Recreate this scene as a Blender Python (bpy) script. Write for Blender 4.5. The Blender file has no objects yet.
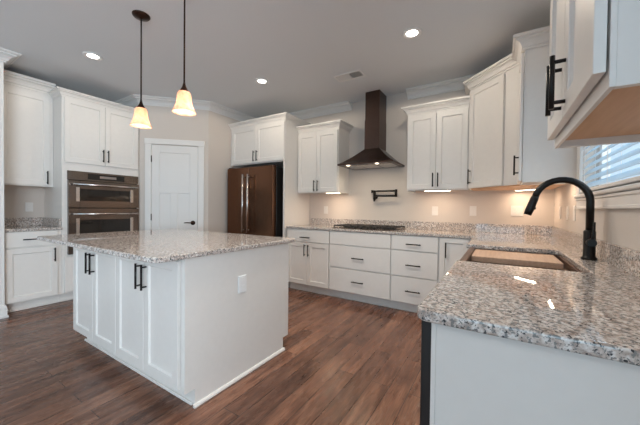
import bpy, bmesh, math, random
from mathutils import Vector, Matrix
random.seed(7)
S = bpy.context.scene
C = S.collection
PI = math.pi

# ------------------------------------------------------------------ camera
YAW, ROLL, PITCH, FPX = 0.5581, 0.0113, -0.0150, 288.0
_ct, _st = math.cos(PITCH), math.sin(PITCH)
_F = Vector((-math.sin(YAW), math.cos(YAW), 0)); _R = Vector((math.cos(YAW), math.sin(YAW), 0))
_fw = _F * _ct + Vector((0, 0, 1)) * _st
_up = _R.cross(_fw)
_cr, _sr = math.cos(ROLL), math.sin(ROLL)
_right = _R * _cr + _up * _sr
_cup = _up * _cr - _R * _sr
cam = bpy.data.cameras.new('camera'); camo = bpy.data.objects.new('camera', cam); C.objects.link(camo)
M = Matrix.Identity(4)
for i in range(3):
    M[i][0] = _right[i]; M[i][1] = _cup[i]; M[i][2] = -_fw[i]
M[2][3] = 1.177
camo.matrix_world = M
cam.sensor_width = 36; cam.lens = FPX / 640 * 36; cam.clip_start = 0.02
S.camera = camo

# ------------------------------------------------------------------ world, exposure
S.view_settings.view_transform = 'Standard'
S.view_settings.look = 'None'
S.view_settings.gamma = 1
S.view_settings.use_curve_mapping = False
S.view_settings.exposure = 0.36
S.cycles.use_denoising = True
S.cycles.max_bounces = 8
S.cycles.diffuse_bounces = 5
S.cycles.sample_clamp_indirect = 6
W_ = bpy.data.worlds.new('sky'); S.world = W_; W_.use_nodes = True
_bg = W_.node_tree.nodes['Background']
_bg.inputs[0].default_value = (0.62, 0.82, 1.0, 1); _bg.inputs[1].default_value = 0.85

def area(name, loc, direction, sx, sy, power, col):
    l = bpy.data.lights.new(name, 'AREA'); l.shape = 'RECTANGLE'; l.size = sx; l.size_y = sy
    l.energy = power; l.color = col
    o = bpy.data.objects.new(name, l); C.objects.link(o); o.location = loc
    o.rotation_euler = Vector(direction).to_track_quat('-Z', 'Y').to_euler()
    return o
# daylight through the rear opening and the kitchen window, plus an added side fill
area('daylight_patio_door', (0.45, -4.75, 1.25), (-0.05, 1, 0.36), 2.4, 2.1, 49, (0.42, 0.77, 1.0))
area('added_side_fill', (2.45, -2.0, 1.5), (-1, 0.3, 0.42), 1.9, 1.5, 190, (0.80, 0.91, 1.0))  # added soft fill from an unseen side, lifts east faces and ceiling
area('daylight_kitchen_window', (0.95, 2.07, 1.8), (-1, 0, -0.1), 1.3, 1.0, 12, (0.80, 0.91, 1.0))

# ------------------------------------------------------------------ materials
def mat(name, col, rough=0.5, metal=0.0, **kw):
    m = bpy.data.materials.new(name); m.use_nodes = True
    b = m.node_tree.nodes['Principled BSDF']
    b.inputs['Base Color'].default_value = (*col, 1); b.inputs['Roughness'].default_value = rough
    b.inputs['Metallic'].default_value = metal
    for k, v in kw.items():
        b.inputs[k.replace('_', ' ')].default_value = v
    return m
def nodes(m):
    nt = m.node_tree; return nt, nt.nodes['Principled BSDF'], nt.nodes.new, nt.links.new
def ramp(n, stops):
    r = n('ShaderNodeValToRGB'); e = r.color_ramp.elements
    while len(e) < len(stops): e.new(0.5)
    for q, (p, c) in zip(e, stops):
        q.position = p; q.color = (*c, 1)
    return r
def painted(name, col, rough, bump=0.0, scale=60, var=0.03):
    m = mat(name, col, rough); nt, b, n, L = nodes(m)
    tc = n('ShaderNodeTexCoord'); nz = n('ShaderNodeTexNoise'); nz.inputs['Scale'].default_value = scale
    nz.inputs['Detail'].default_value = 4
    L(tc.outputs['Object'], nz.inputs['Vector'])
    r = ramp(n, [(0.3, tuple(c * (1 - var) for c in col)), (0.7, tuple(min(1, c * (1 + var)) for c in col))])
    L(nz.outputs['Fac'], r.inputs['Fac']); L(r.outputs['Color'], b.inputs['Base Color'])
    if bump:
        bp = n('ShaderNodeBump'); bp.inputs['Strength'].default_value = bump; bp.inputs['Distance'].default_value = 0.002
        L(nz.outputs['Fac'], bp.inputs['Height']); L(bp.outputs['Normal'], b.inputs['Normal'])
    return m
WHITE = painted('cabinet_white_paint', (0.80, 0.775, 0.745), 0.32, 0.02, 25, 0.012)
TRIM = painted('trim_white_paint', (0.80, 0.785, 0.765), 0.38, 0.0, 6, 0.006)
WALL = painted('greige_wall_paint', (0.66, 0.60, 0.55), 0.85, 0.12, 180, 0.02)
CEIL = painted('ceiling_paint', (0.77, 0.795, 0.82), 0.9, 0.25, 120, 0.02)
BLACK = mat('matte_black_metal', (0.018, 0.016, 0.015), 0.30, 0.6)
BRONZE = mat('oil_rubbed_bronze', (0.045, 0.022, 0.014), 0.36, 0.8)
BLACKGLASS = mat('black_glass', (0.012, 0.010, 0.009), 0.06)
PLASTIC = mat('white_plastic', (0.86, 0.86, 0.86), 0.3)
PLATE = mat('wall_plate_plastic', (0.80, 0.775, 0.745), 0.4)
DARK = mat('painted_duct_shade', (0.012, 0.011, 0.01), 0.7)
CHROME = mat('satin_steel', (0.62, 0.58, 0.55), 0.24, 1.0)
IRON = mat('cast_iron', (0.02, 0.018, 0.018), 0.55, 0.2)
SINKM = mat('brown_sink_composite', (0.13, 0.068, 0.045), 0.30, 0.35)
GASKET = mat('black_appliance_side', (0.016, 0.015, 0.015), 0.45)
def brushed(name, col, rough):
    m = mat(name, col, rough, 0.9); nt, b, n, L = nodes(m)
    tc = n('ShaderNodeTexCoord'); mp = n('ShaderNodeMapping'); mp.inputs['Scale'].default_value = (3, 3, 260)
    nz = n('ShaderNodeTexNoise'); nz.inputs['Scale'].default_value = 6
    L(tc.outputs['Object'], mp.inputs['Vector']); L(mp.outputs['Vector'], nz.inputs['Vector'])
    r = ramp(n, [(0.3, (rough - .05,) * 3), (0.7, (rough + .08,) * 3)])
    L(nz.outputs['Fac'], r.inputs['Fac']); L(r.outputs['Color'], b.inputs['Roughness'])
    return m
SLATE = brushed('dark_bronze_steel', (0.155, 0.074, 0.042), 0.20)
STEEL = brushed('warm_stainless', (0.17, 0.14, 0.122), 0.18)
HOODM = brushed('smoked_steel', (0.10, 0.066, 0.054), 0.27)
def wood(name, c1, c2, rough=0.45, scl=(2, 25, 25)):
    m = mat(name, c1, rough); nt, b, n, L = nodes(m)
    tc = n('ShaderNodeTexCoord'); mp = n('ShaderNodeMapping'); mp.inputs['Scale'].default_value = scl
    nz = n('ShaderNodeTexNoise'); nz.inputs['Scale'].default_value = 2.2; nz.inputs['Detail'].default_value = 6
    L(tc.outputs['Object'], mp.inputs['Vector']); L(mp.outputs['Vector'], nz.inputs['Vector'])
    r = ramp(n, [(0.3, c1), (0.7, c2)]); L(nz.outputs['Fac'], r.inputs['Fac']); L(r.outputs['Color'], b.inputs['Base Color'])
    return m
MAPLE = wood('maple_underside', (0.64, 0.37, 0.20), (0.74, 0.46, 0.27))
BOARD = wood('cutting_board_wood', (0.58, 0.36, 0.24), (0.70, 0.47, 0.33), 0.5, (30, 2, 30))

def granite():
    m = mat('speckled_granite', (0.6, 0.55, 0.5), 0.03); nt, b, n, L = nodes(m)
    tc = n('ShaderNodeTexCoord')
    def noise(scale, detail, rough=0.6):
        q = n('ShaderNodeTexNoise'); q.inputs['Scale'].default_value = scale
        q.inputs['Detail'].default_value = detail; q.inputs['Roughness'].default_value = rough
        L(tc.outputs['Object'], q.inputs['Vector']); return q
    a = noise(60, 3)
    ra = ramp(n, [(0.34, (0.36, 0.295, 0.26)), (0.45, (0.54, 0.465, 0.42)), (0.54, (0.68, 0.615, 0.575)), (0.64, (0.80, 0.78, 0.76)), (0.72, (0.55, 0.47, 0.43))])
    L(a.outputs['Fac'], ra.inputs['Fac'])
    g = noise(92, 2); rg = ramp(n, [(0.54, (0, 0, 0)), (0.59, (1, 1, 1))]); L(g.outputs['Fac'], rg.inputs['Fac'])
    mx = n('ShaderNodeMixRGB'); L(rg.outputs['Color'], mx.inputs['Fac']); L(ra.outputs['Color'], mx.inputs[1])
    mx.inputs[2].default_value = (0.24, 0.235, 0.23, 1)
    k = noise(115, 2); rk = ramp(n, [(0.59, (0, 0, 0)), (0.63, (1, 1, 1))]); L(k.outputs['Fac'], rk.inputs['Fac'])
    m2 = n('ShaderNodeMixRGB'); L(rk.outputs['Color'], m2.inputs['Fac']); L(mx.outputs['Color'], m2.inputs[1])
    m2.inputs[2].default_value = (0.05, 0.05, 0.055, 1)
    L(m2.outputs['Color'], b.inputs['Base Color'])
    return m
GRAN = granite()

def floor_mat():
    m = mat('hand_scraped_hickory', (0.1, 0.05, 0.03), 0.3); nt, b, n, L = nodes(m)
    tc = n('ShaderNodeTexCoord'); mp = n('ShaderNodeMapping'); mp.inputs['Rotation'].default_value = (0, 0, PI / 2)
    L(tc.outputs['Object'], mp.inputs['Vector'])
    br = n('ShaderNodeTexBrick'); br.offset = 0.37; br.offset_frequency = 2
    br.inputs['Scale'].default_value = 1.0; br.inputs['Brick Width'].default_value = 1.15; br.inputs['Row Height'].default_value = 0.125
    br.inputs['Mortar Size'].default_value = 0.0022; br.inputs['Mortar Smooth'].default_value = 0.3; br.inputs['Bias'].default_value = 0.0
    br.inputs['Color1'].default_value = (0.0, 0.0, 0.0, 1); br.inputs['Color2'].default_value = (1, 1, 1, 1)
    br.inputs['Mortar'].default_value = (0.5, 0.5, 0.5, 1)
    L(mp.outputs['Vector'], br.inputs['Vector'])
    # plank offset of the grain
    add = n('ShaderNodeVectorMath'); add.operation = 'MULTIPLY_ADD'; add.inputs[1].default_value = (7, 3, 5)
    L(br.outputs['Color'], add.inputs[0]); L(mp.outputs['Vector'], add.inputs[2])
    m2 = n('ShaderNodeMapping'); m2.inputs['Scale'].default_value = (1.3, 9, 1); L(add.outputs['Vector'], m2.inputs['Vector'])
    gr = n('ShaderNodeTexNoise'); gr.inputs['Scale'].default_value = 2.0; gr.inputs['Detail'].default_value = 6; gr.inputs['Distortion'].default_value = 0.6
    L(m2.outputs['Vector'], gr.inputs['Vector'])
    rc = ramp(n, [(0.22, (0.085, 0.036, 0.022)), (0.45, (0.19, 0.088, 0.055)), (0.60, (0.265, 0.130, 0.083)), (0.8, (0.36, 0.19, 0.125))])
    L(gr.outputs['Fac'], rc.inputs['Fac'])
    rb = ramp(n, [(0.0, (0.66, 0.63, 0.62)), (1.0, (1.25, 1.22, 1.18))]); L(br.outputs['Color'], rb.inputs['Fac'])
    mu = n('ShaderNodeMixRGB'); mu.blend_type = 'MULTIPLY'; mu.inputs['Fac'].default_value = 1
    L(rc.outputs['Color'], mu.inputs[1]); L(rb.outputs['Color'], mu.inputs[2])
    m4 = n('ShaderNodeMapping'); m4.inputs['Scale'].default_value = (5, 70, 1); L(add.outputs['Vector'], m4.inputs['Vector'])
    fg = n('ShaderNodeTexNoise'); fg.inputs['Scale'].default_value = 2.0; fg.inputs['Detail'].default_value = 3; L(m4.outputs['Vector'], fg.inputs['Vector'])
    rf_ = ramp(n, [(0.35, (0.62, 0.60, 0.58)), (0.6, (1.06, 1.06, 1.06))]); L(fg.outputs['Fac'], rf_.inputs['Fac'])
    mu2 = n('ShaderNodeMixRGB'); mu2.blend_type = 'MULTIPLY'; mu2.inputs['Fac'].default_value = 1
    L(mu.outputs['Color'], mu2.inputs[1]); L(rf_.outputs['Color'], mu2.inputs[2]); mu = mu2
    md = n('ShaderNodeMixRGB'); L(br.outputs['Fac'], md.inputs['Fac']); L(mu.outputs['Color'], md.inputs[1]); md.inputs[2].default_value = (0.018, 0.009, 0.006, 1)
    L(md.outputs['Color'], b.inputs['Base Color'])
    m3 = n('ShaderNodeMapping'); m3.inputs['Scale'].default_value = (1.2, 5, 1); L(mp.outputs['Vector'], m3.inputs['Vector'])
    sc = n('ShaderNodeTexNoise'); sc.inputs['Scale'].default_value = 5; sc.inputs['Detail'].default_value = 3; L(m3.outputs['Vector'], sc.inputs['Vector'])
    rr = ramp(n, [(0.3, (0.20,) * 3), (0.7, (0.36,) * 3)]); L(sc.outputs['Fac'], rr.inputs['Fac']); L(rr.outputs['Color'], b.inputs['Roughness'])
    sub = n('ShaderNodeMath'); sub.operation = 'MULTIPLY_ADD'; sub.inputs[1].default_value = -1.2; L(br.outputs['Fac'], sub.inputs[0]); L(sc.outputs['Fac'], sub.inputs[2])
    bp = n('ShaderNodeBump'); bp.inputs['Strength'].default_value = 0.35; bp.inputs['Distance'].default_value = 0.006
    L(sub.outputs['Value'], bp.inputs['Height']); L(bp.outputs['Normal'], b.inputs['Normal'])
    return m
FLOOR = floor_mat()

def emis(name, col, strength):
    m = mat(name, col, 0.5); b = m.node_tree.nodes['Principled BSDF']
    b.inputs['Emission Color'].default_value = (*col, 1); b.inputs['Emission Strength'].default_value = strength
    return m
CANLENS = emis('lit_lamp_lens', (1.0, 0.93, 0.82), 8)
LEDBAR = emis('lit_led_diffuser', (1.0, 0.86, 0.66), 9)
BULB = emis('lit_bulb', (1.0, 0.88, 0.70), 7)
HOODLED = emis('lit_hood_lamp', (1.0, 0.86, 0.66), 4)
DISPLAY = emis('oven_display_glow', (0.22, 0.18, 0.16), 0.12)
def shade_mat():
    m = mat('alabaster_glass', (0.95, 0.72, 0.50), 0.35); nt, b, n, L = nodes(m)
    tc = n('ShaderNodeTexCoord'); nz = n('ShaderNodeTexNoise'); nz.inputs['Scale'].default_value = 18; nz.inputs['Distortion'].default_value = 1.5
    L(tc.outputs['Object'], nz.inputs['Vector'])
    r = ramp(n, [(0.3, (0.84, 0.52, 0.37)), (0.7, (0.93, 0.72, 0.58))]); L(nz.outputs['Fac'], r.inputs['Fac'])
    L(r.outputs['Color'], b.inputs['Base Color'])
    tr = n('ShaderNodeBsdfTranslucent'); L(r.outputs['Color'], tr.inputs['Color'])
    mx = n('ShaderNodeMixShader'); mx.inputs[0].default_value = 0.55
    out = nt.nodes['Material Output']; L(b.outputs[0], mx.inputs[1]); L(tr.outputs[0], mx.inputs[2]); L(mx.outputs[0], out.inputs[0])
    L(r.outputs['Color'], b.inputs['Emission Color']); b.inputs['Emission Strength'].default_value = 0.12
    return m
SHADE = shade_mat()
def glass_mat():
    m = mat('window_glass', (1, 1, 1), 0.0); nt, b, n, L = nodes(m)
    t = n('ShaderNodeBsdfTransparent'); g = n('ShaderNodeBsdfGlossy'); g.inputs['Roughness'].default_value = 0.02
    mx = n('ShaderNodeMixShader'); mx.inputs[0].default_value = 0.06
    L(t.outputs[0], mx.inputs[1]); L(g.outputs[0], mx.inputs[2]); L(mx.outputs[0], nt.nodes['Material Output'].inputs[0])
    return m
GLASS = glass_mat()
def slat_mat():
    m = mat('blind_slat', (0.74, 0.82, 0.88), 0.45); nt, b, n, L = nodes(m)
    t = n('ShaderNodeBsdfTranslucent'); t.inputs['Color'].default_value = (0.62, 0.82, 0.95, 1)
    mx = n('ShaderNodeMixShader'); mx.inputs[0].default_value = 0.35
    L(b.outputs[0], mx.inputs[1]); L(t.outputs[0], mx.inputs[2]); L(mx.outputs[0], nt.nodes['Material Output'].inputs[0])
    return m
SLAT = slat_mat()
LEAF = painted('shrub_leaves', (0.14, 0.30, 0.10), 0.6, 0.3, 12, 0.5)
GRASS = painted('lawn', (0.20, 0.30, 0.12), 0.9, 0.3, 20, 0.3)

# ------------------------------------------------------------------ mesh helpers
class MB:
    """collects boxes, cylinders, sweeps; build() links ONE mesh object"""
    def __init__(s): s.bm = bmesh.new()
    def _merge(s, t, smooth=False, keep=False):
        if not keep:
            for f in t.faces: f.smooth = smooth
        me = bpy.data.meshes.new('tmp'); t.to_mesh(me); t.free(); s.bm.from_mesh(me); bpy.data.meshes.remove(me)
    def box(s, x0, x1, y0, y1, z0, z1, bev=0.0015, seg=1):
        t = bmesh.new()
        v = [t.verts.new((x, y, z)) for x in (x0, x1) for y in (y0, y1) for z in (z0, z1)]
        for q in ((0, 1, 3, 2), (4, 6, 7, 5), (0, 4, 5, 1), (2, 3, 7, 6), (0, 2, 6, 4), (1, 5, 7, 3)):
            t.faces.new([v[i] for i in q])
        bmesh.ops.recalc_face_normals(t, faces=t.faces)
        m = min(abs(x1 - x0), abs(y1 - y0), abs(z1 - z0))
        b = min(bev, m * 0.3)
        if b > 1e-5:
            bmesh.ops.bevel(t, geom=list(t.edges), offset=b, segments=seg, affect='EDGES', profile=0.5)
        s._merge(t); return s
    def hexa(s, pts, bev=0.0):
        """8 points: bottom 4 then top 4 (same order)"""
        t = bmesh.new(); v = [t.verts.new(p) for p in pts]
        for q in ((0, 1, 2, 3), (4, 5, 6, 7), (0, 1, 5, 4), (1, 2, 6, 5), (2, 3, 7, 6), (3, 0, 4, 7)):
            t.faces.new([v[i] for i in q])
        bmesh.ops.recalc_face_normals(t, faces=t.faces)
        if bev: bmesh.ops.bevel(t, geom=list(t.edges), offset=bev, segments=1, affect='EDGES', profile=0.5)
        s._merge(t); return s
    def tube(s, pts, r, n=14, cap=True):
        pts = [Vector(p) for p in pts]
        rs = r if isinstance(r, (list, tuple)) else [r] * len(pts)
        t = bmesh.new(); rings = []; pu = None
        for i, p in enumerate(pts):
            a = pts[max(0, i - 1)]; b = pts[min(len(pts) - 1, i + 1)]
            d = (b - a)
            if d.length < 1e-9: d = Vector((0, 0, 1))
            d.normalize()
            if pu is None: u = d.orthogonal().normalized()
            else:
                u = pu - d * pu.dot(d); u = u.normalized() if u.length > 1e-6 else d.orthogonal().normalized()
            pu = u; w = d.cross(u)
            rings.append([t.verts.new(p + (u * math.cos(2 * PI * k / n) + w * math.sin(2 * PI * k / n)) * rs[i]) for k in range(n)])
        for a, b in zip(rings, rings[1:]):
            for k in range(n):
                f = t.faces.new((a[k], a[(k + 1) % n], b[(k + 1) % n], b[k])); f.smooth = True
        if cap:
            t.faces.new(rings[0][::-1]); t.faces.new(rings[-1])
        bmesh.ops.recalc_face_normals(t, faces=t.faces)
        s._merge(t, keep=True); return s
    def cyl(s, p, q, r, n=18): return s.tube([p, q], r, n)
    def lathe(s, prof, c=(0, 0, 0), n=32, closed=False, axis='z'):
        """prof: (radius, height); solid of revolution about z through c"""
        t = bmesh.new(); rings = []
        for r, h in prof:
            ring = []
            for k in range(n):
                a = 2 * PI * k / n
                x, y, z = r * math.cos(a), r * math.sin(a), h
                if axis == 'y': x, y, z = x, -z, y
                if axis == 'x': x, y, z = -z, x, y
                ring.append(t.verts.new((c[0] + x, c[1] + y, c[2] + z)))
            rings.append(ring)
        prs = list(zip(rings, rings[1:])) + ([(rings[-1], rings[0])] if closed else [])
        for a, b in prs:
            for k in range(n):
                f = t.faces.new((a[k], a[(k + 1) % n], b[(k + 1) % n], b[k])); f.smooth = True
        if not closed:
            if prof[0][0] > 1e-4: t.faces.new(rings[0][::-1])
            if prof[-1][0] > 1e-4: t.faces.new(rings[-1])
        bmesh.ops.remove_doubles(t, verts=t.verts, dist=1e-6)
        bmesh.ops.recalc_face_normals(t, faces=t.faces)
        s._merge(t, keep=True); return s
    def poly(s, pts, z0, z1, bev=0.0, seg=2):
        t = bmesh.new()
        lo = [t.verts.new((x, y, z0)) for x, y in pts]; hi = [t.verts.new((x, y, z1)) for x, y in pts]
        n = len(pts); t.faces.new(lo[::-1]); t.faces.new(hi)
        for k in range(n): t.faces.new((lo[k], lo[(k + 1) % n], hi[(k + 1) % n], hi[k]))
        bmesh.ops.recalc_face_normals(t, faces=t.faces)
        if bev:
            es = [e for e in t.edges if abs(e.verts[0].co.z - e.verts[1].co.z) < 1e-6]
            bmesh.ops.bevel(t, geom=es, offset=bev, segments=seg, affect='EDGES', profile=0.5)
        s._merge(t); return s
    def sweep(s, path, prof, side=1, closed=False):
        """moulding: path of (x, y); prof of (out, z); mitred corners; out = right of travel for side=1"""
        n = len(path); t = bmesh.new(); rings = []
        P = [Vector(p) for p in path]
        def nrm(a, b):
            d = (b - a).normalized(); return Vector((d.y, -d.x)) * side
        for i in range(n):
            if closed: a, b = nrm(P[i - 1], P[i]), nrm(P[i], P[(i + 1) % n])
            elif i == 0: a = b = nrm(P[0], P[1])
            elif i == n - 1: a = b = nrm(P[-2], P[-1])
            else: a, b = nrm(P[i - 1], P[i]), nrm(P[i], P[i + 1])
            m = (a + b).normalized(); k = 1 / max(0.2, m.dot(a))
            rings.append([t.verts.new((P[i].x + m.x * k * o, P[i].y + m.y * k * o, z)) for o, z in prof])
        q = len(prof); prs = list(zip(rings, rings[1:])) + ([(rings[-1], rings[0])] if closed else [])
        for a, b in prs:
            for k in range(q): t.faces.new((a[k], a[(k + 1) % q], b[(k + 1) % q], b[k]))
        if not closed: t.faces.new(rings[0][::-1]); t.faces.new(rings[-1])
        bmesh.ops.recalc_face_normals(t, faces=t.faces); s._merge(t); return s
    def build(s, name, m, parent=None, world=True):
        me = bpy.data.meshes.new(name)
        if parent is None or not world: pass
        s.bm.to_mesh(me); s.bm.free(); me.materials.append(m)
        o = bpy.data.objects.new(name, me); C.objects.link(o)
        if parent: o.parent = parent
        else:
            # origin to the base of the thing
            c = [Vector(v.co) for v in me.vertices]
            mid = Vector(((min(v.x for v in c) + max(v.x for v in c)) / 2, (min(v.y for v in c) + max(v.y for v in c)) / 2, min(v.z for v in c)))
            me.transform(Matrix.Translation(-mid)); o.location = mid
        return o
def tag(o, label, cat, group=None):
    o['label'] = label; o['category'] = cat
    if group: o['group'] = group
    return o
def struct(o, label=None):
    o['kind'] = 'structure'
    if label: o['label'] = label
    return o
def thing(name, label, cat, loc=(0, 0, 0), rz=0, group=None):
    o = bpy.data.objects.new(name, None); C.objects.link(o); o.empty_display_size = 0.05
    o.location = loc; o.rotation_euler = (0, 0, rz)
    return tag(o, label, cat, group)
def dup(root, loc, label, rz=None):
    r = root.copy(); C.objects.link(r); r.location = loc; r['label'] = label
    if rz is not None: r.rotation_euler = (0, 0, rz)
    for ch in list(root.children):
        c = ch.copy(); C.objects.link(c); c.parent = r
        for g in list(ch.children):
            d = g.copy(); C.objects.link(d); d.parent = c
    return r

# ------------------------------------------------------------------ key dimensions (metres)
WY = 3.90            # back wall
XW = 0.488           # right wall
XL = -4.46           # face of left cabinets
BF = WY - 0.61       # face of back base cabinets
CZ = 2.745           # ceiling
CT0, CT1 = 0.885, 0.915
PA, PB = (-4.44, 2.16), (-3.77, 2.82)   # ends of the slanted pantry wall
LWX = -5.07

# ------------------------------------------------------------------ room shell
struct(MB().box(-6.2, 3.0, -5.0, 4.1, -0.06, 0.0, 0).build('floor', FLOOR))
struct(MB().box(-6.2, 3.0, -5.0, 4.1, CZ, CZ + 0.08, 0).build('ceiling', CEIL))
struct(MB().box(PB[0] - 0.12, XW + 0.14, WY, WY + 0.12, 0, CZ, 0).build('wall_back', WALL))
WY0, WY1, WZ0, WZ1 = 1.47, 2.69, 1.292, 2.28     # window opening
w = MB()
w.box(XW, XW + 0.14, -0.4, WY0, 0, CZ, 0).box(XW, XW + 0.14, WY1, WY, 0, CZ, 0)
w.box(XW, XW + 0.14, WY0, WY1, 0, WZ0, 0).box(XW, XW + 0.14, WY0, WY1, WZ1, CZ, 0)
struct(w.build('wall_right', WALL))
struct(MB().box(LWX - 0.12, LWX, 0.80, PA[1], 0, CZ, 0).build('wall_left', WALL))
struct(MB().box(LWX - 0.12, -4.36, -3.2, 0.80, 0, CZ, 0.002).build('wall_left_end', TRIM))
# pantry: short return, slanted wall, side wall by the refrigerator
struct(MB().poly([(LWX, PA[1]), PA, PB, (PB[0], WY), (PB[0] - 0.12, WY), (PB[0] - 0.12, PB[1] + 0.05), (PA[0] - 0.05, PA[1] + 0.12), (LWX, PA[1] + 0.12)], 0, CZ).build('wall_pantry', WALL))
# the room behind the photographer
w = MB(); w.box(-6.2, -0.75, -4.6, -4.48, 0, CZ, 0).box(1.65, 2.4, -4.6, -4.48, 0, CZ, 0).box(-0.75, 1.65, -4.6, -4.48, 2.3, CZ, 0)
struct(w.build('wall_south', WALL))
w = MB(); w.box(2.28, 2.40, -4.48, -2.95, 0, CZ, 0).box(2.28, 2.40, -1.05, -0.28, 0, CZ, 0).box(2.28, 2.40, -2.95, -1.05, 0, 0.75, 0).box(2.28, 2.40, -2.95, -1.05, 2.25, CZ, 0)
struct(w.build('wall_east', WALL))
struct(MB().box(XW + 0.14, 2.40, -0.40, -0.28, 0, CZ, 0).build('wall_jog', WALL))
struct(MB().box(-6.2, -6.08, -4.48, -3.2, 0, CZ, 0).build('wall_west', WALL))
struct(MB().box(-6.2, LWX - 0.12, -3.2, -3.08, 0, CZ, 0).build('wall_west_return', WALL))

CROWN = [(0, CZ - 0.105), (0.014, CZ - 0.105), (0.014, CZ - 0.090), (0.026, CZ - 0.088), (0.034, CZ - 0.066), (0.054, CZ - 0.044), (0.080, CZ - 0.032), (0.080, CZ - 0.020), (0.098, CZ - 0.018), (0.110, CZ - 0.008), (0.110, CZ), (0, CZ)]
struct(MB().sweep([(LWX, PA[1]), PA, PB, (PB[0], WY), (-1.893, WY)], CROWN, 1).build('trim_1', TRIM))
struct(MB().sweep([(-1.070, WY), (XW, WY)], CROWN, 1).build('trim_2', TRIM))
struct(MB().sweep([(-4.36, -2.6), (-4.36, 0.80), (LWX, 0.80)], CROWN, 1).build('trim_3', TRIM))
BASEP = [(0, 0), (0.024, 0), (0.024, 0.018), (0.015, 0.022), (0.015, 0.10), (0.008, 0.125), (0, 0.13)]
struct(MB().sweep([(-4.36, -2.6), (-4.36, 0.80), (-4.44, 0.80)], BASEP, 1).build('baseboard_left', TRIM))

# ------------------------------------------------------------------ pantry door (on the slanted wall)
LD = math.hypot(PB[0] - PA[0], PB[1] - PA[1]); TH = math.atan2(PB[1] - PA[1], PB[0] - PA[0])
dr = bpy.data.objects.new('door_1', None); C.objects.link(dr); dr.location = (PA[0], PA[1], 0); dr.rotation_euler = (0, 0, TH)
struct(dr, 'white three-panel pantry door in the slanted wall')
sx0, sx1, st = 0.163, 0.791, 2.075
d = MB(); fy = -0.016
d.box(sx0, 0.268, fy, 0, 0.01, st, 0.002).box(0.682, sx1, fy, 0, 0.01, st, 0.002)
d.box(0.268, 0.682, fy, 0, 1.965, st, 0.002).box(0.268, 0.682, fy, 0, 1.372, 1.488, 0.002).box(0.268, 0.682, fy, 0, 0.01, 0.25, 0.002)
d.box(0.420, 0.514, fy, 0, 0.25, 1.372, 0.002).box(sx0 + .002, sx1 - .002, -0.004, 0.01, 0.012, st - .002, 0)
d.build('slab', TRIM, dr)
d = MB(); cz = 2.16
d.box(0.076, 0.158, -0.024, 0, 0, cz, 0.003).box(0.796, 0.881, -0.024, 0, 0, cz, 0.003).box(0.070, 0.887, -0.028, 0, 2.085, cz + 0.004, 0.003)
d.box(0.152, 0.163, -0.004, 0.01, 0, 2.085, 0.001).box(0.791, 0.80, -0.004, 0.01, 0, 2.085, 0.001)
d.build('casing', TRIM, dr)
for hz_ in (1.87, 1.02, 0.26):
    MB().box(0.146, 0.172, -0.014, 0, hz_ - 0.045, hz_ + 0.045, 0.001).cyl((0.160, -0.019, hz_ - 0.048), (0.160, -0.019, hz_ + 0.048), 0.007, 10).build('hinge', BRONZE, dr)
kb = MB().lathe([(.033, 0), (.033, .006), (.026, .010), (.013, .013), (.012, .048), (.015, .052), (.015, .062), (0, .064)], (0.728, -0.016, 0.935), 24, axis='y')
kb.tube([(0.728, -.072, .935), (.70, -.075, .938), (.655, -.073, .940), (.615, -.066, .936)], [.0095, .0085, .0075, .006], 12)
kb.build('lever_handle', BRONZE, dr)

# ------------------------------------------------------------------ kitchen window in the right wall, with a blind
wn = bpy.data.objects.new('window_1', None); C.objects.link(wn); wn.location = (XW, (WY0 + WY1) / 2, WZ0)
struct(wn, 'white cased kitchen window behind the sink')
def loc_box(mb, x0, x1, y0, y1, z0, z1, bev=.002):   # world numbers -> window frame
    return mb.box(x0 - XW, x1 - XW, y0 - (WY0 + WY1) / 2, y1 - (WY0 + WY1) / 2, z0 - WZ0, z1 - WZ0, bev)
m = MB()
for a, b in ((WY0 - 0.085, WY0 - 0.0), (WY1 + 0.0, WY1 + 0.085)): loc_box(m, XW - 0.018, XW, a, b, WZ0 - .03, WZ1 + .0)
loc_box(m, XW - 0.022, XW, WY0 - 0.095, WY1 + 0.095, WZ1, WZ1 + 0.09, .004)
m.build('casing', TRIM, wn)
m = MB(); loc_box(m, XW - 0.032, XW + 0.06, WY0 - 0.088, WY1 + 0.088, WZ0 - 0.022, WZ0, .005)
loc_box(m, XW - 0.022, XW, WY0 - 0.086, WY1 + 0.086, WZ0 - 0.042, WZ0 - 0.025, .004)
loc_box(m, XW - 0.016, XW, WY0 - 0.085, WY1 + 0.085, WZ0 - 0.090, WZ0 - 0.042, .003)
loc_box(m, XW - 0.022, XW, WY0 - 0.085, WY1 + 0.085, WZ0 - 0.102, WZ0 - 0.084, .004)
m.build('sill', TRIM, wn)
m = MB()
for a, b in ((WY0, WY0 + .045), (WY1 - .045, WY1)): loc_box(m, XW + .085, XW + .13, a, b, WZ0, WZ1)
for a, b in ((WZ0, WZ0 + .05), (WZ1 - .05, WZ1), ((WZ0 + WZ1) / 2 - .02, (WZ0 + WZ1) / 2 + .02)): loc_box(m, XW + .085, XW + .13, WY0, WY1, a, b)
m.build('sash', TRIM, wn)
m = MB(); loc_box(m, XW + .104, XW + .110, WY0 + .03, WY1 - .03, WZ0 + .03, WZ1 - .03, 0); m.build('pane', GLASS, wn)
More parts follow.
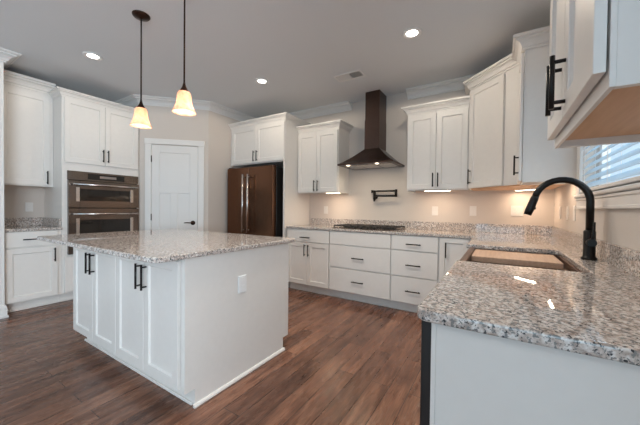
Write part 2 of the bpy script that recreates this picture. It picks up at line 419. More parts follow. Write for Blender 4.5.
# blind
bl = thing('window_blind', 'white horizontal slat blind hanging in the window behind the faucet', 'blind', (XW + 0.012, (WY0 + WY1) / 2, WZ0 + .004))
hw = (WY1 - WY0) / 2 - 0.012; hh = WZ1 - WZ0 - 0.01
m = MB(); z = 0.055
while z < hh - 0.07:
    a = math.radians(50); dx, dz = 0.025 * math.cos(a), 0.025 * math.sin(a)
    th = 0.0014
    m.hexa([(-dx, -hw, z - dz - th), (dx, -hw, z + dz - th), (dx, hw, z + dz - th), (-dx, hw, z - dz - th), (-dx, -hw, z - dz + th), (dx, -hw, z + dz + th), (dx, hw, z + dz + th), (-dx, hw, z - dz + th)])
    z += 0.044
m.build('slats', SLAT, bl)
MB().box(-.03, .03, -hw, hw, hh - .06, hh - .005, .003).build('headrail', TRIM, bl)
MB().box(-.026, .026, -hw, hw, 0.008, 0.028, .003).build('bottom_rail', TRIM, bl)
for y in (-hw + .12, 0, hw - .12):
    for q in (-.026, .026): MB().box(q - .0005, q + .0005, y - .004, y + .004, .02, hh - .05, 0).build('ladder_cord', PLASTIC, bl)
# garden outside
struct(MB().box(0.7, 16, -6, 16, -0.45, -0.40, 0).build('ground', GRASS))
def shrub(x, y, h, r, label):
    t = bmesh.new(); rnd = random.Random(int(x * 100))
    for k in range(26):
        a = rnd.uniform(0, 2 * PI); q = rnd.uniform(0, r); zz = rnd.uniform(0.35, 1) * h
        s_ = rnd.uniform(.35, .6) * r
        bmesh.ops.create_icosphere(t, subdivisions=2, radius=s_, matrix=Matrix.Translation((math.cos(a) * q, math.sin(a) * q, zz)))
    for v in t.verts: v.co += Vector((rnd.uniform(-1, 1), rnd.uniform(-1, 1), rnd.uniform(-1, 1))) * 0.06 * r
    mb = MB(); mb._merge(t, True)
    o = thing('garden_tree', label, 'tree', (x, y, -.40)); mb.build('foliage', LEAF, o)
    MB().tube([(0, 0, 0), (0, 0, h * .6)], [.12, .07], 10).build('trunk', MAPLE, o)
shrub(6.5, 6.0, 3.4, 1.3, 'green garden tree seen through the blind slats')

# ------------------------------------------------------------------ cabinet builders (front faces local -y)
def bar_handle(parent, x, z, vertical=True, y=-0.022, ln=0.16, m=None):
    h = MB(); e = 0.031; r = 0.0066; s_ = ln / 2 - 0.018
    if vertical:
        h.tube([(x, y - e, z - ln / 2), (x, y - e, z + ln / 2)], r, 12)
        for q in (-s_, s_): h.tube([(x, y + .0, z + q), (x, y - e, z + q)], r * .82, 10)
    else:
        h.tube([(x - ln / 2, y - e, z), (x + ln / 2, y - e, z)], r, 12)
        for q in (-s_, s_): h.tube([(x + q, y + .0, z), (x + q, y - e, z)], r * .82, 10)
    return h.build('handle', m or BLACK, parent)
def shaker(parent, x0, x1, z0, z1, fw=0.058, name='door'):
    g = 0.0022; x0 += g; x1 -= g; z0 += g; z1 -= g
    t = bmesh.new()
    rings = []
    for ins, y in ((0.0, -0.004), (0.0, -0.0215), (0.0015, -0.023), (fw - .001, -0.023), (fw + .0005, -0.0215), (fw + .001, -0.0185), (fw + .006, -0.0120)):
        rings.append([t.verts.new(p) for p in ((x0 + ins, y, z0 + ins), (x1 - ins, y, z0 + ins), (x1 - ins, y, z1 - ins), (x0 + ins, y, z1 - ins))])
    for a, b in zip(rings, rings[1:]):
        for k in range(4): t.faces.new((a[k], a[(k + 1) % 4], b[(k + 1) % 4], b[k]))
    t.faces.new(rings[0][::-1]); t.faces.new(rings[-1])
    bmesh.ops.recalc_face_normals(t, faces=t.faces)
    d = MB(); d._merge(t)
    return d.build(name, WHITE, parent)
def slab(parent, x0, x1, z0, z1):
    g = 0.0018
    return MB().box(x0 + g, x1 - g, -0.023, -0.004, z0 + g, z1 - g, .003, 2).build('drawer', WHITE, parent)
TOE = 0.105
def base_cab(label, loc, rz, wd, dp=0.60, group='base cabinets', top=CT0 - .001, toe=True):
    t = thing('base_cabinet', label, 'cabinet', loc, rz, group)
    b = MB().box(0, wd, 0, dp, TOE, top, .0012)
    b.build('body', WHITE, t)
    if toe: MB().box(0, wd, 0.068, dp, 0, TOE, .001).box(0, wd, 0.056, 0.068, 0, 0.018, .004).build('toe_kick', WHITE, t)
    return t
CABCR = [(0, 0), (0.006, 0), (0.006, 0.013), (0.015, 0.016), (0.018, 0.028), (0.028, 0.044), (0.043, 0.052), (0.043, 0.060), (0.058, 0.062), (0.058, 0.078), (0, 0.078)]
def crown(parent, path, z, k=1.0):
    return MB().sweep(path, [(o * k, z + h * k) for o, h in CABCR], 1).build('crown_molding', WHITE, parent)
def wall_cab(label, loc, rz, wd, dp, h, group='wall cabinets', cr=(True, True), ck=1.0, bottom=True):
    """loc z = underside; local z from 0"""
    t = thing('wall_cabinet', label, 'cabinet', loc, rz, group)
    b = MB().box(0, wd, 0, .010, 0, h, .001).box(.0182, wd - .0182, .0105, dp - .0002, .030, h - .0005, 0)
    b.box(.002, .018, .0103, dp, 0, h, 0).box(wd - .018, wd - .002, .0103, dp, 0, h, 0)
    b.build('body', WHITE, t)
    MB().box(.0185, wd - .0185, .0107, dp - .0005, .024, .0296, 0).build('underside', MAPLE, t)
    path = []
    if cr[0]: path.append((0, dp))
    path += [(0, -0.002), (wd, -0.002)]
    if cr[1]: path.append((wd, dp))
    if cr is not None and ck: 
        path = path[::-1] if False else path
        crown(t, path, h - 0.03, ck)
    return t

# --- back run of base cabinets
def xs(a, b): return b - a
t = base_cab('white base cabinet left of the cooktop with one drawer over two doors', (-2.600, BF, 0), 0, xs(-2.600, -1.892))
dw_ = slab(t, .006, .708, .708, .880); bar_handle(dw_, .33, .772, False)
a = shaker(t, .006, .354, .115, .700); bar_handle(a, .354 - .030, .595)
a = shaker(t, .354, .702, .115, .700); bar_handle(a, .354 + .030, .595)
t = base_cab('white drawer cabinet directly under the gas cooktop', (-1.892, BF, 0), 0, xs(-1.892, -1.063))
slab(t, .006, .823, .712, .880)
for z0, z1, hz_ in ((.418, .704, .558), (.115, .410, .262)):
    q = slab(t, .006, .823, z0, z1); bar_handle(q, .415, hz_, False)
t = base_cab('white three-drawer cabinet right of the cooktop', (-1.063, BF, 0), 0, xs(-1.063, -.545))
for z0, z1, hz_ in ((.712, .880, .785), (.418, .704, .550), (.115, .410, .258)):
    q = slab(t, .006, .512, z0, z1); bar_handle(q, .258, hz_, False)
t = base_cab('narrow white single-door cabinet in the corner by the sink run', (-.545, BF, 0), 0, .393)
a = shaker(t, .006, .285, .115, .880, .05); bar_handle(a, .072, .752)
# --- right run (faces west)
RF = -0.152
t = base_cab('white sink base cabinet under the brown sink', (RF, 2.56, 0), -PI / 2, 1.135, dp=XW - RF - .002, top=0.640)
for a, b in ((0, .092), (.928, 1.135)): MB().box(a, b, 0, .02, .640, CT0 - .001, .001).build('face_frame', WHITE, t)
a = shaker(t, .10, .515, .115, .625); bar_handle(a, .485, .54)
a = shaker(t, .515, .92, .115, .625); bar_handle(a, .545, .54)
slab(t, .93, 1.13, .115, .880)
# corner carcase hidden in the L
t = base_cab('white blind corner cabinet behind the narrow corner door', (RF, WY - .612, 0), -PI / 2, WY - .612 - 2.562, dp=XW - RF - .002)
# dishwasher
t = thing('dishwasher', 'black dishwasher at the near end of the sink counter', 'dishwasher', (RF, 1.422, 0), -PI / 2)
MB().box(0, .598, 0.005, .58, .10, .875, .002).box(.01, .59, .05, .57, 0, .10, .001).build('body', GASKET, t)
MB().box(.002, .596, -.028, .004, .105, .872, .004, 2).build('door', GASKET, t)
# end panel of that run
t = thing('end_panel', 'broad white end panel under the near end of the granite sink counter', 'panel', (RF, .802, 0))
MB().box(0.004, XW - RF - .002, 0, .020, 0, CT0 - .001, .0015).build('board', WHITE, t)
for a, b, q in ((.004, .016, .004), (.575, XW - RF - .002, .008)): MB().box(a, b, -q, 0, 0, CT0 - .001, .001).build('edge_trim', WHITE, t)

# --- main L countertop with backsplash
def arc(cx, cy, r, a0, a1, n=6):
    return [(cx + r * math.cos(math.radians(a0 + (a1 - a0) * k / n)), cy + r * math.sin(math.radians(a0 + (a1 - a0) * k / n))) for k in range(n + 1)]
CF = WY - .645; XN = -.186; XN2 = -.212; YN = .775
SX1, SY0, SY1 = .338, 1.645, 2.465       # sink cut-out
pts = [(-2.598, CF), (XN2, CF), (XN2, SY1)] + arc(SX1 - .02, SY1 - .02, .02, 90, 0, 4) + arc(SX1 - .008, SY0 + .008, .008, 0, -90, 4) + [(XN, SY0)] + arc(XN + .035, YN + .035, .035, 180, 270, 6) + [(XW - .001, YN), (XW - .001, WY - .001), (-2.598, WY - .001)]
ct = thing('granite_countertop', 'speckled beige granite countertop running from the refrigerator panel around the sink', 'countertop', (XN, YN, CT0))
g = MB().poly([(x - XN, y - YN) for x, y in pts], 0, CT1 - CT0, .006, 3); g.build('slab', GRAN, ct)
g = MB().box(-2.598 - XN, XW - XN - .001, WY - .021 - YN, WY - .001 - YN, CT1 - CT0, 1.017 - CT0, .002)
g.box(XW - .021 - XN, XW - .001 - XN, YN - YN + .0, WY - .0215 - YN, CT1 - CT0, 1.017 - CT0, .002)
g.build('backsplash', GRAN, ct)

# --- left run: base cabinet, counter, wall cabinet, oven tower
t = base_cab('white base cabinet with one drawer and one door left of the oven tower', (XL, .803, 0), PI / 2, .452)
q = slab(t, .012, .447, .712, .880); bar_handle(q, .225, .795, False)
a = shaker(t, .012, .447, .115, .700); bar_handle(a, .447 - .035, .60)
MB().box(.4525, .486, -.001, .60, .105, CT0 - .001, .001).box(.4525, .486, .068, .60, 0, .1048, .001).box(.4525, .486, .056, .0678, 0, .018, .004).build('filler', WHITE, t)
ct2 = thing('granite_countertop', 'short speckled granite countertop left of the oven tower', 'countertop', (XL, .803, CT0))
MB().poly([(-.608, 0), (.03, 0), (.03, .484), (-.608, .484)], 0, .03, .005, 3).build('slab', GRAN, ct2)
MB().box(-.608, -.588, .0, .484, .03, .132, .002).box(-.587, .0, .464, .484, .03, .132, .002).box(-.587, -.02, .0, .02, .03, .132, .002).build('backsplash', GRAN, ct2)
t = wall_cab('tall white single-door wall cabinet above the short granite counter on the left', (XL - .28, .803, 1.402), PI / 2, .486, .328, 1.165, cr=(False, False), ck=1.60)
a = shaker(t, .03, .452, .012, 1.10); bar_handle(a, .452 - .030, .11)
TW0, TW1 = 1.291, 2.157
t = thing('oven_tower', 'tall white oven cabinet with two upper doors between the left counter and the pantry', 'cabinet', (XL, TW0, 0), PI / 2)
tw = TW1 - TW0; o0, o1 = .050, .850
b = MB().box(0, o0 + .004, 0, .60, TOE, 2.51, .0012).box(o1 - .004, tw, 0, .60, TOE, 2.51, .0012).box(o0, o1, 0, .60, 1.602, 2.51, .0012).box(o0, o1, 0, .60, TOE, .572, .0012).box(o0, o1, .585, .60, .572, 1.602, 0)
b.build('body', WHITE, t)
MB().box(0, tw, .068, .60, 0, TOE, .001).box(0, tw, .056, .068, 0, .018, .004).build('toe_kick', WHITE, t)
a = shaker(t, .018, .440, 1.700, 2.475); bar_handle(a, .440 - .028, 1.825)
a = shaker(t, .440, .852, 1.700, 2.475); bar_handle(a, .440 + .028, 1.825)
q = slab(t, .018, .852, .118, .555); bar_handle(q, .435, .45, False)
crown(t, [(0, .28), (0, -.002), (tw, -.002)], 2.485, 1.0)

# wall oven with microwave above
ov = thing('wall_oven', 'stainless microwave and oven combination built into the tall white cabinet', 'oven', (XL, TW0 + o0, .572), PI / 2)
ow = o1 - o0
MB().box(.006, ow - .006, .003, .56, .003, 1.027, .002).build('body', GASKET, ov)
cp = MB().box(-.002, ow + .002, -.020, .0, .918, 1.030, .003).build('control_panel', STEEL, ov)
MB().box(.20, .62, -.0215, -.019, .938, 1.010, .001).build('touch_glass', BLACKGLASS, cp)
MB().box(.33, .52, -.0225, -.0205, .958, .990, .001).build('display', DISPLAY, cp)
def oven_door(z0, z1, wz0, wz1, hz_):
    dd = MB(); wx0, wx1 = .115, ow - .115
    dd.box(.0, wx0, -.042, .0, z0, z1, .003).box(wx1, ow, -.042, .0, z0, z1, .003).box(wx0, wx1, -.042, .0, wz1, z1, .002).box(wx0, wx1, -.042, .0, z0, wz0, .002)
    d_ = dd.build('door', STEEL, ov)
    MB().box(wx0 - .001, wx1 + .001, -.037, -.020, wz0 - .001, wz1 + .001, 0).build('window', BLACKGLASS, d_)
    for a in (wx0 - .04, wx1 + .005): MB().box(a, a + .035, -.044, -.041, wz0 - .01, wz1 + .02, .001).build('window_trim', CHROME, d_)
    MB().tube([(.03, -.090, hz_), (ow - .03, -.090, hz_)], .0115, 14).cyl((.07, -.090, hz_), (.07, -.042, hz_), .008, 10).cyl((ow - .07, -.090, hz_), (ow - .07, -.042, hz_), .008, 10).build('handle', CHROME, d_)
oven_door(.578, .912, .665, .810, .865)
oven_door(.006, .570, .150, .425, .500)

# --- pantry side: refrigerator enclosure
FC = WY - .65
t = thing('refrigerator_surround', 'white cabinet over the refrigerator with its tall side panel', 'cabinet', (PB[0] + .003, FC, 0))
fx = lambda x: x - (PB[0] + .003)
FR = -2.632
MB().box(0, fx(FR), 0, .648, 1.850, 2.475, .0012).build('body', WHITE, t)
MB().box(fx(FR) - .030, fx(FR), 0, .648, 0, 1.850, .0012).build('side_panel', WHITE, t)
a = shaker(t, fx(-3.720), fx(-3.185), 1.865, 2.425); bar_handle(a, fx(-3.185) - .032, 1.965)
a = shaker(t, fx(-3.185), fx(FR) - .004, 1.865, 2.425); bar_handle(a, fx(-3.185) + .032, 1.965)
crown(t, [(0.0, -.002), (fx(FR), -.002), (fx(FR), .648)], 2.445, 1.0)
# refrigerator
rf = thing('refrigerator', 'dark bronze steel french-door refrigerator between pantry wall and white panel', 'refrigerator', (-3.700, 3.120, 0))
rw = .955
MB().box(.004, rw - .004, .085, .76, .03, 1.775, .004).build('body', GASKET, rf)
MB().box(.02, rw - .02, .09, .5, 0, .05, .002).build('base_grille', GASKET, rf)
for k, (a, b) in enumerate(((0, rw / 2 - .003), (rw / 2 + .003, rw))):
    dd = MB().box(a, b, 0, .078, .665, 1.785, .008, 3).build('door', SLATE, rf)
    hx = rw / 2 + (-.052 if k == 0 else .052)
    MB().tube([(hx, -.075, .80), (hx, -.075, 1.67)], .0155, 14).cyl((hx, -.075, .84), (hx, 0, .84), .010, 10).cyl((hx, -.075, 1.63), (hx, 0, 1.63), .010, 10).build('handle', CHROME, dd)
    MB().box(a + .02 if k == 0 else b - .10, a + .10 if k == 0 else b - .02, .01, .12, 1.785, 1.80, .003).build('hinge_cover', GASKET, dd)
dd = MB().box(0, rw, 0, .078, .07, .657, .008, 3).build('freezer_drawer', SLATE, rf)
MB().tube([(.06, -.055, .60), (rw - .06, -.055, .60)], .0125, 14).cyl((.10, -.055, .60), (.10, 0, .60), .009, 10).cyl((rw - .10, -.055, .60), (rw - .10, 0, .60), .009, 10).build('handle', CHROME, dd)

# --- wall cabinets on the back wall
UZ = 1.400
UF = WY - .33
t = wall_cab('white two-door wall cabinet between the refrigerator panel and the range hood', (-2.630, UF, UZ), 0, xs(-2.630, -1.930), .328, .94, cr=(False, True), ck=1.15)
a = shaker(t, .010, .345, .012, .885); bar_handle(a, .345 - .030, .105)
a = shaker(t, .345, .690, .012, .885); bar_handle(a, .345 + .030, .105)
t = wall_cab('white two-door wall cabinet between the range hood and the taller corner cabinet', (-.975, UF, UZ), 0, xs(-.975, -.298), .328, .955, cr=(True, False), ck=1.15)
a = shaker(t, .008, .335, .012, .90); bar_handle(a, .335 - .028, .12)
a = shaker(t, .335, .667, .012, .90); bar_handle(a, .335 + .028, .12)
# diagonal corner cabinet
DX0, DY0, DX1, DY1 = -.296, UF, .152, UF - .448
DLEN = math.hypot(DX1 - DX0, DY1 - DY0)
t = thing('wall_cabinet', 'tall white corner wall cabinet set at an angle over the counter corner', 'cabinet', (DX0, DY0, UZ), -PI / 4, 'wall cabinets')
def to_loc(x, y):
    dx, dy = x - DX0, y - DY0; c, s_ = math.cos(PI / 4), math.sin(PI / 4)
    return (dx * c - dy * s_, dx * s_ + dy * c)
foot = [to_loc(*p) for p in ((DX0, DY0), (DX1, DY1), (XW - .002, DY1), (XW - .002, WY - .002), (DX0, WY - .002))]
MB().poly(foot, .012, 1.125).build('body', WHITE, t)
inn = [to_loc(*p) for p in ((DX0 + .02, DY0 + .02), (DX1 + .02, DY1 + .02), (XW - .02, DY1 + .02), (XW - .02, WY - .02), (DX0 + .02, WY - .02))]
MB().poly(inn, .004, .0118).build('underside', MAPLE, t)
a = shaker(t, .012, .455, .012, 1.07); bar_handle(a, .048, .135)
crown(t, [to_loc(DX0, WY - .01), (0, -.002), (DLEN, -.002)], 1.085, 1.25)
# right wall cabinets (face west)
RUF = .146
t = wall_cab('white right-wall cabinet between the angled corner cabinet and the window', (RUF, DY1 - .001, UZ), -PI / 2, DY1 - .001 - 2.800, XW - RUF - .002, 1.075, cr=(False, True), ck=1.35)
a = shaker(t, .004, .322, .012, 1.03); bar_handle(a, .275, .145)
t = wall_cab('white wall cabinet nearest the viewer with a pair of black handles, right of the window', (.172, 1.402, UZ + .013), -PI / 2, .645, XW - .172 - .002, 1.16, cr=(True, True), ck=1.35)
a = shaker(t, .004, .322, .030, 1.09); bar_handle(a, .322 - .033, .128, ln=.15)
a = shaker(t, .322, .643, .030, 1.09); bar_handle(a, .322 + .033, .128, ln=.15)

# --- under-cabinet light bars
def led(label, loc, rz, ln=.30, th=.012, en=1.35):
    """loc is the mounting surface above the bar, th the bar's height"""
    t = thing('light_bar', label, 'light', loc, rz, 'under-cabinet light bars')
    MB().box(-ln / 2, ln / 2, -.018, .018, -th, 0, .002).build('housing', PLASTIC, t)
    MB().box(-ln / 2 + .008, ln / 2 - .008, -.010, .010, -th - .003, -th - .0002, .001).build('diffuser', LEDBAR, t)
    l = bpy.data.lights.new('light_bar_glow', 'AREA'); l.shape = 'RECTANGLE'; l.size = ln * .9; l.size_y = .012; l.energy = en; l.color = (1.0, 0.74, 0.52)
    o = bpy.data.objects.new('light_bar_glow', l); C.objects.link(o); o.parent = t; o.location = (0, 0, -th - .006)
    return t
led('lit light bar under the wall cabinet left of the range hood', (-2.06, 3.655, UZ + .0238), 0, .24, .026)
led('lit light bar under the wall cabinet right of the range hood', (-.635, 3.64, UZ + .0238), 0, .30, .026)
led('lit light bar under the angled corner wall cabinet', (.235, 3.72, UZ + .0035), -PI / 4, .26)
led('lit light bar tucked under the right-wall cabinet beside the window', (.365, 2.955, UZ + .0238), -PI / 2, .24, .006, .6)

# ------------------------------------------------------------------ range hood
hd = thing('range_hood', 'dark smoked steel pyramid range hood with tall square chimney', 'range hood', (-1.478, WY, 1.748))
hx = .380; hy = .50
c = MB().box(-hx, hx, -hy, 0, 0.0, .022, .002)
cx0, cx1, cy = -.090, .118, -.275
n_ = 8
t = bmesh.new(); rings = []
for k in range(n_ + 1):
    u = k / n_; e = u ** 0.8
    z = .022 + .215 * u; f_ = (1 - (1 - u) ** 1.5) if False else u ** .82
    x0 = -hx + .004 + (cx0 + hx) * f_; x1 = hx - .004 + (cx1 - hx) * f_; y0 = -hy + .004 + (cy + hy) * f_
    rings.append([t.verts.new(p) for p in ((x0, y0, z), (x1, y0, z), (x1, -.001, z), (x0, -.001, z))])
for a, b in zip(rings, rings[1:]):
    for k in range(4): t.faces.new((a[k], a[(k + 1) % 4], b[(k + 1) % 4], b[k]))
t.faces.new(rings[0][::-1]); t.faces.new(rings[-1]); bmesh.ops.recalc_face_normals(t, faces=t.faces); c._merge(t)
cn = c.build('canopy', HOODM, hd)
f = MB()
for k in range(3): f.box(-.33 + k * .225, -.33 + k * .225 + .21, -.42, -.06, -.004, 0, .002)
f.build('filter', CHROME, cn)
for x in (-.24, .16): MB().lathe([(0, -.006), (.018, -.006), (.022, -.003), (.022, 0)], (x, -.455, 0), 20).build('lamp', HOODLED, cn)
MB().box(cx0 + .004, cx1 - .004, cy + .004, -.001, .230, CZ - 1.748 - .001, .0015).box(cx0, cx1, cy, -.001, .220, .62, .0015).build('chimney', HOODM, hd)
l = bpy.data.lights.new('hood_glow', 'AREA'); l.shape = 'RECTANGLE'; l.size = .5; l.size_y = .06; l.energy = 2.0; l.color = (1, .84, .62)
o = bpy.data.objects.new('hood_glow', l); C.objects.link(o); o.parent = hd; o.location = (0, -.44, -.012)

# ------------------------------------------------------------------ gas cooktop
ck = thing('gas_cooktop', 'gas cooktop with black iron grates set into the granite below the hood', 'cooktop', (-1.470, 3.585, CT1))
MB().box(-.415, .415, -.255, .255, .0005, .012, .003, 2).build('steel_top', STEEL, ck)
for bx, by, br in ((-.27, -.11, .038), (-.27, .13, .045), (0, .02, .058), (.27, -.11, .038), (.27, .13, .045)):
    bb = MB().lathe([(br + .012, .012), (br + .012, .018), (br, .020), (br, .032), (br - .006, .036), (0, .037)], (bx, by, 0), 22).build('burner', IRON, ck)
for gx in (-.273, 0, .273):
    g = MB(); r_ = .0055; a = .132; zt = .040
    for y in (-.225, -.11, .01, .13, .225): g.box(gx - a, gx + a, y - r_, y + r_, zt - .012, zt, .002)
    for x in (-a, -.05, .05, a): g.box(gx + x - r_, gx + x + r_, -.230, .230, zt - .012, zt, .002)
    for x in (-a, a):
        for y in (-.222, .222): g.box(gx + x - .007, gx + x + .007, y - .007, y + .007, .0122, zt - .01, .002)
    g.build('grate', IRON, ck)
for k in range(5):
    MB().lathe([(.019, .012), (.019, .030), (.015, .036), (0, .037)], (-.17 + k * .085, -.242 + .0, 0), 18).build('knob', IRON, ck)

# ------------------------------------------------------------------ pot filler
pf = thing('pot_filler', 'black folding pot filler faucet mounted on the wall below the hood', 'faucet', (-1.500, WY, 1.345))
MB().lathe([(.030, 0), (.030, .008), (.016, .012), (.015, .055)], (0, 0, 0), 20, axis='y').build('wall_flange', BLACK, pf)
MB().tube([(0, -.06, -.035), (0, -.06, .090)], .019, 14).tube([(0, -.06, -.035), (0, -.06, -.065)], [.014, .010], 12).build('valve', BLACK, pf)
MB().tube([(0, -.06, .010), (.03, -.085, -.045)], [.006, .004], 10).build('lever', BLACK, pf)
MB().tube([(-.03, -.06, .078), (.312, -.075, .078)], .0125, 12).tube([(.312, -.075, -.004), (.312, -.075, .096)], .018, 14).tube([(.312, -.082, .010), (.02, -.105, .010)], .0125, 12).build('folding_arm', BLACK, pf)
MB().tube([(-.03, -.062, .055), (-.03, -.062, .095)], .016, 14).tube([(.02, -.105, .032), (.02, -.105, -.050)], [.014, .012], 12).build('spout', BLACK, pf)

# ------------------------------------------------------------------ sink, cutting board, faucet
sk = thing('kitchen_sink', 'brown apron-front sink set into the granite under the window', 'sink', (XN, SY0, .645))
sx = .018; W2 = SX1 - XN + .012; L2 = SY1 - SY0; top = CT0 - .645 - .001
s = MB()
s.box(sx, W2, -.012, L2 + .012, 0, .018, .002)                         # bottom
s.box(sx - .02, sx + .016, -.0, L2, .0, top + .012, .004, 2)                   # apron
s.box(W2 - .022, W2, -.012, L2 + .012, .0, top, .002)                    # rear wall
s.box(sx, W2, -.012, .014, .0, top, .002).box(sx, W2, L2 - .014, L2 + .012, .0, top, .002)
s.build('basin', SINKM, sk)
for a_, b_, c_, d_ in ((sx + .0165, W2 - .022, L2 - .034, L2 - .0142), (sx + .0165, W2 - .022, .0142, .034), (W2 - .060, W2 - .0222, .0345, L2 - .0345)):
    MB().box(a_, b_, c_, d_, top - .045, top - .035, .001).build('ledge', SINKM, sk)
MB().lathe([(.045, .018), (.045, .021), (.030, .0195), (0, .0195)], (.26, L2 / 2, 0), 22).build('drain', CHROME, sk)
cb = thing('cutting_board', 'light wood cutting board laid across the far half of the brown sink', 'cutting board', (.07, 2.262, .8492))
MB().box(-.220, .236, -.195, .170, 0, .036, .004, 2).build('board', BOARD, cb)

fc = thing('kitchen_faucet', 'tall black gooseneck kitchen faucet behind the sink', 'faucet', (.415, 2.100, CT1))
MB().lathe([(.034, 0), (.034, .010), (.029, .016), (.0265, .020), (.0265, .150), (.024, .156), (.018, .160)], (0, 0, 0), 26).build('base', BLACK, fc)
gp = [(0, 0, .15), (0, 0, .315)]; ra = .122
for k in range(1, 15):
    a = PI * k / 14 * .93
    gp.append((-ra + ra * math.cos(a), 0, .315 + ra * math.sin(a)))
MB().tube(gp, .0175, 18).build('spout', BLACK, fc)
e = Vector(gp[-1]); dv = (Vector(gp[-1]) - Vector(gp[-2])).normalized()
sh = MB().tube([e - dv * .005, e + dv * .01, e + dv * .085, e + dv * .11], [.0175, .0205, .0215, .019], 18).build('spray_head', BLACK, fc)
bq = e + dv * .07; MB().tube([bq + Vector((.016, 0, 0)), bq + Vector((.027, 0, .002))], [.010, .007], 12).build('spray_button', BLACK, sh)
MB().tube([(0, -.02, .095), (.0, -.062, .095)], .0195, 18).build('valve_body', BLACK, fc)
MB().tube([(0, -.050, .095), (.004, -.058, .130), (.006, -.060, .205)], [.008, .0075, .006], 12).build('lever', BLACK, fc)

# ------------------------------------------------------------------ island
IX0, IX1, IY0, IY1 = -3.045, -1.504, .975, 1.918
il = thing('kitchen_island', 'white kitchen island with four shaker doors in the middle of the floor', 'island', (IX0, IY0, 0))
iw, idp = IX1 - IX0, IY1 - IY0
MB().box(0, iw - .02, 0, idp, TOE, CT0 - .001, .0012).build('body', WHITE, il)
MB().box(0.02, iw - .022, .068, idp - .068, 0, TOE, .001).box(0, iw - .022, .056, .068, 0, .02, .004).build('toe_kick', WHITE, il)
# end panel with a toe notch at both corners
t = bmesh.new(); pr = [(.066, 0), (.066, TOE), (-.0, TOE), (-.0, CT0 - .001), (idp, CT0 - .001), (idp, TOE), (idp - .066, TOE), (idp - .066, 0)]
A_ = [t.verts.new((iw - .0205, y, z)) for y, z in pr]; B_ = [t.verts.new((iw, y, z)) for y, z in pr]
t.faces.new(A_); t.faces.new(B_[::-1])
for k in range(8): t.faces.new((A_[k], A_[(k + 1) % 8], B_[(k + 1) % 8], B_[k]))
bmesh.ops.recalc_face_normals(t, faces=t.faces)
mb = MB(); mb._merge(t); mb.build('end_panel', WHITE, il)
MB().sweep([(iw, .054), (iw, idp - .054)], [(0, 0), (.016, 0), (.015, .008), (.009, .016), (0, .019)], 1).build('shoe_molding', WHITE, il)
fxs = [0.006, .384, .762, 1.136, 1.510]
DB = .128
for k in range(4):
    a = shaker(il, fxs[k], fxs[k + 1], DB, .868)
    bar_handle(a, fxs[k + 1] - .035 if k % 2 == 0 else fxs[k] + .035, .735)
ol = MB().box(iw, iw + .009, 1.401 - IY0 - .036, 1.401 - IY0 + .036, .588, .707, .003).build('outlet', PLASTIC, il)
MB().box(iw + .009, iw + .0110, 1.401 - IY0 - .017, 1.401 - IY0 + .017, .602, .640, .001).box(iw + .009, iw + .0110, 1.401 - IY0 - .017, 1.401 - IY0 + .017, .655, .693, .001).build('socket_face', PLASTIC, ol)
ict = thing('island_countertop', 'large speckled granite countertop covering the white island', 'countertop', (IX0, IY0, CT0))
ix0, ix1, iy0, iy1 = -3.31 - IX0, -1.478 - IX0, .785 - IY0, 2.000 - IY0; r_ = .045
MB().poly(arc(ix0 + r_, iy0 + r_, r_, 180, 270) + arc(ix1 - r_, iy0 + r_, r_, 270, 360) + arc(ix1 - r_, iy1 - r_, r_, 0, 90) + arc(ix0 + r_, iy1 - r_, r_, 90, 180), 0, .03, .006, 3).build('slab', GRAN, ict)

# ------------------------------------------------------------------ pendants over the island
def pendant(label, x, y, zb):
    p = thing('pendant_light', label, 'pendant light', (x, y, CZ), 0, 'pendants over the island')
    MB().lathe([(.066, 0), (.066, -.006), (.058, -.016), (.030, -.024), (.010, -.030), (0, -.031)][::1], (0, 0, 0), 28).build('canopy', BRONZE, p)
    dz = zb - CZ
    MB().tube([(0, 0, -.028), (0, 0, dz + .20)], .0058, 10).build('stem', BRONZE, p)
    MB().lathe([(.007, dz + .215), (.012, dz + .19), (.020, dz + .172), (.030, dz + .155), (.031, dz + .148)], (0, 0, 0), 24).build('socket_cap', BRONZE, p)
    out = [(.028, .150), (.038, .146), (.045, .130), (.048, .105), (.051, .080), (.056, .055), (.065, .030), (.076, .008), (.080, 0)]
    inn = [(r - .004, h - .001) for r, h in out[::-1]]
    inn[0] = (.077, .0005)
    MB().lathe([(r, dz + h) for r, h in out + inn], (0, 0, 0), 36, closed=True).build('shade', SHADE, p)
    MB().lathe([(0, dz + .035), (.020, dz + .043), (.027, dz + .062), (.024, dz + .085), (.013, dz + .110), (.012, dz + .145)], (0, 0, 0), 20).build('bulb', BULB, p)
    l = bpy.data.lights.new('pendant_glow', 'POINT'); l.energy = 1.1; l.color = (1, .86, .72); l.shadow_soft_size = .03
    o = bpy.data.objects.new('pendant_glow', l); C.objects.link(o); o.parent = p; o.location = (0, 0, dz + .02)
    return p
pendant('left bell-shaped alabaster pendant whose round ceiling canopy is in view', -2.527, 1.240, 1.836)
pendant('right bell-shaped alabaster pendant hanging nearest the range hood', -1.932, 1.240, 1.850)

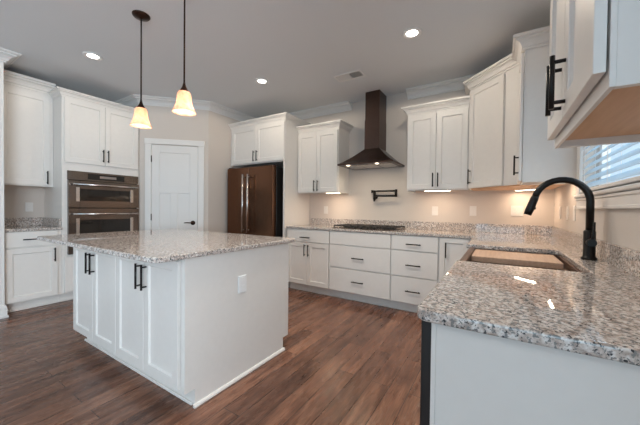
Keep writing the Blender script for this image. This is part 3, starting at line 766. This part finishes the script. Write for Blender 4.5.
# ------------------------------------------------------------------ ceiling fixtures
def can(label, x, y, pw=4.6):
    t = thing('recessed_light', label, 'ceiling light', (x, y, CZ), 0, 'recessed ceiling lights')
    MB().lathe([(.050, 0), (.086, 0), (.086, -.004), (.078, -.008), (.052, -.005)], (0, 0, 0), 30, closed=True).build('trim_ring', PLASTIC, t)
    MB().lathe([(0, -.003), (.052, -.003), (.052, -.0005), (0, -.0005)], (0, 0, 0), 30).build('lens', CANLENS, t)
    l = bpy.data.lights.new('ceiling_spot', 'SPOT'); l.energy = pw * 4; l.color = (1, .86, .68); l.spot_size = math.radians(177); l.spot_blend = .12; l.shadow_soft_size = .06
    o = bpy.data.objects.new('ceiling_spot', l); C.objects.link(o); o.parent = t; o.location = (0, 0, -.02)
can('lit recessed ceiling light nearest the oven tower, left of the pendants', -3.645, 1.311, 1.8)
can('lit recessed ceiling light between the pendants and the refrigerator', -2.529, 2.658)
# added spots without fixtures, out of view, brightening drawers and near faces
for _x, _y, _e in ((-.6, -1.3, 24), (-1.25, 1.75, 80)):
    _l = bpy.data.lights.new('ceiling_spot', 'SPOT'); _l.energy = _e; _l.color = (1, .9, .78); _l.spot_size = math.radians(130); _l.spot_blend = .8; _l.shadow_soft_size = .06
    _o = bpy.data.objects.new('ceiling_spot', _l); C.objects.link(_o); _o.location = (_x, _y, CZ - .03)
can('lit recessed ceiling light right of the air vent, nearest the sink', -.691, 2.618)
vt = thing('ceiling_vent', 'white ceiling air vent in front of the range hood chimney', 'vent', (-1.535, 3.085, CZ))
MB().box(-.175, .175, -.090, -.066, -.008, 0, .002).box(-.175, .175, .066, .090, -.008, 0, .002).box(-.175, -.150, -.066, .066, -.008, 0, .002).box(.150, .175, -.066, .066, -.008, 0, .002).build('frame', PLASTIC, vt)
MB().box(-.150, .150, -.066, .066, -.0015, -.0004, 0).build('duct_shade_plate', DARK, vt)  # near-black plate, paints the shade behind the louvers
m = MB()
for k in range(13):
    x = -.138 + k * .023; s_ = 1 if k < 7 else -1
    m.hexa([(x - .007 * s_, -.066, -.008), (x - .005 * s_, -.066, -.008), (x - .005 * s_, .066, -.008), (x - .007 * s_, .066, -.008), (x + .007 * s_, -.066, -.002), (x + .009 * s_, -.066, -.002), (x + .009 * s_, .066, -.002), (x + .007 * s_, .066, -.002)])
m.build('louvers', PLASTIC, vt)

# ------------------------------------------------------------------ outlets and switches (front faces local -y)
def plate(name, label, loc, rz, kind, wide=1):
    t = thing(name, label, 'outlet' if kind == 'o' else 'switch', loc, rz, 'wall plates')
    hw = .036 * wide if wide == 1 else .058
    MB().box(-hw, hw, -.006, -.0005, -.058, .058, .002).build('plate', PLATE, t)
    m = MB()
    for cx in ((0,) if wide == 1 else (-.023, .023)):
        if kind == 'o': m.box(cx - .017, cx + .017, -.0078, -.006, .008, .042, .001).box(cx - .017, cx + .017, -.0078, -.006, -.042, -.008, .001)
        else: m.box(cx - .016, cx + .016, -.0085, -.006, -.033, .033, .0015)
    m.build('socket_face' if kind == 'o' else 'rocker', PLATE, t)
    return t
plate('wall_outlet', 'white outlet on the back wall left of the pot filler', (-2.324, WY, 1.150), 0, 'o')
plate('wall_outlet', 'white outlet under the two-door wall cabinet right of the hood', (-.703, WY, 1.158), 0, 'o')
plate('wall_switch', 'white switch on the back wall under the corner of the angled cabinet', (-.273, WY, 1.164), 0, 's')
plate('wall_outlet', 'wide white plate on the back wall beside the faucet spray head', (.163, WY, 1.170), 0, 'o', 2)
plate('wall_switch', 'white switch on the right wall farthest from the window', (XW, 3.52, 1.160), -PI / 2, 's')
plate('wall_switch', 'white switch on the right wall, middle of the row beside the window', (XW, 3.170, 1.160), -PI / 2, 's')
plate('wall_outlet', 'white outlet on the right wall nearest the window', (XW, 2.905, 1.160), -PI / 2, 'o')
plate('wall_outlet', 'white outlet on the left wall above the short granite counter', (LWX, 1.145, 1.150), PI / 2, 'o')
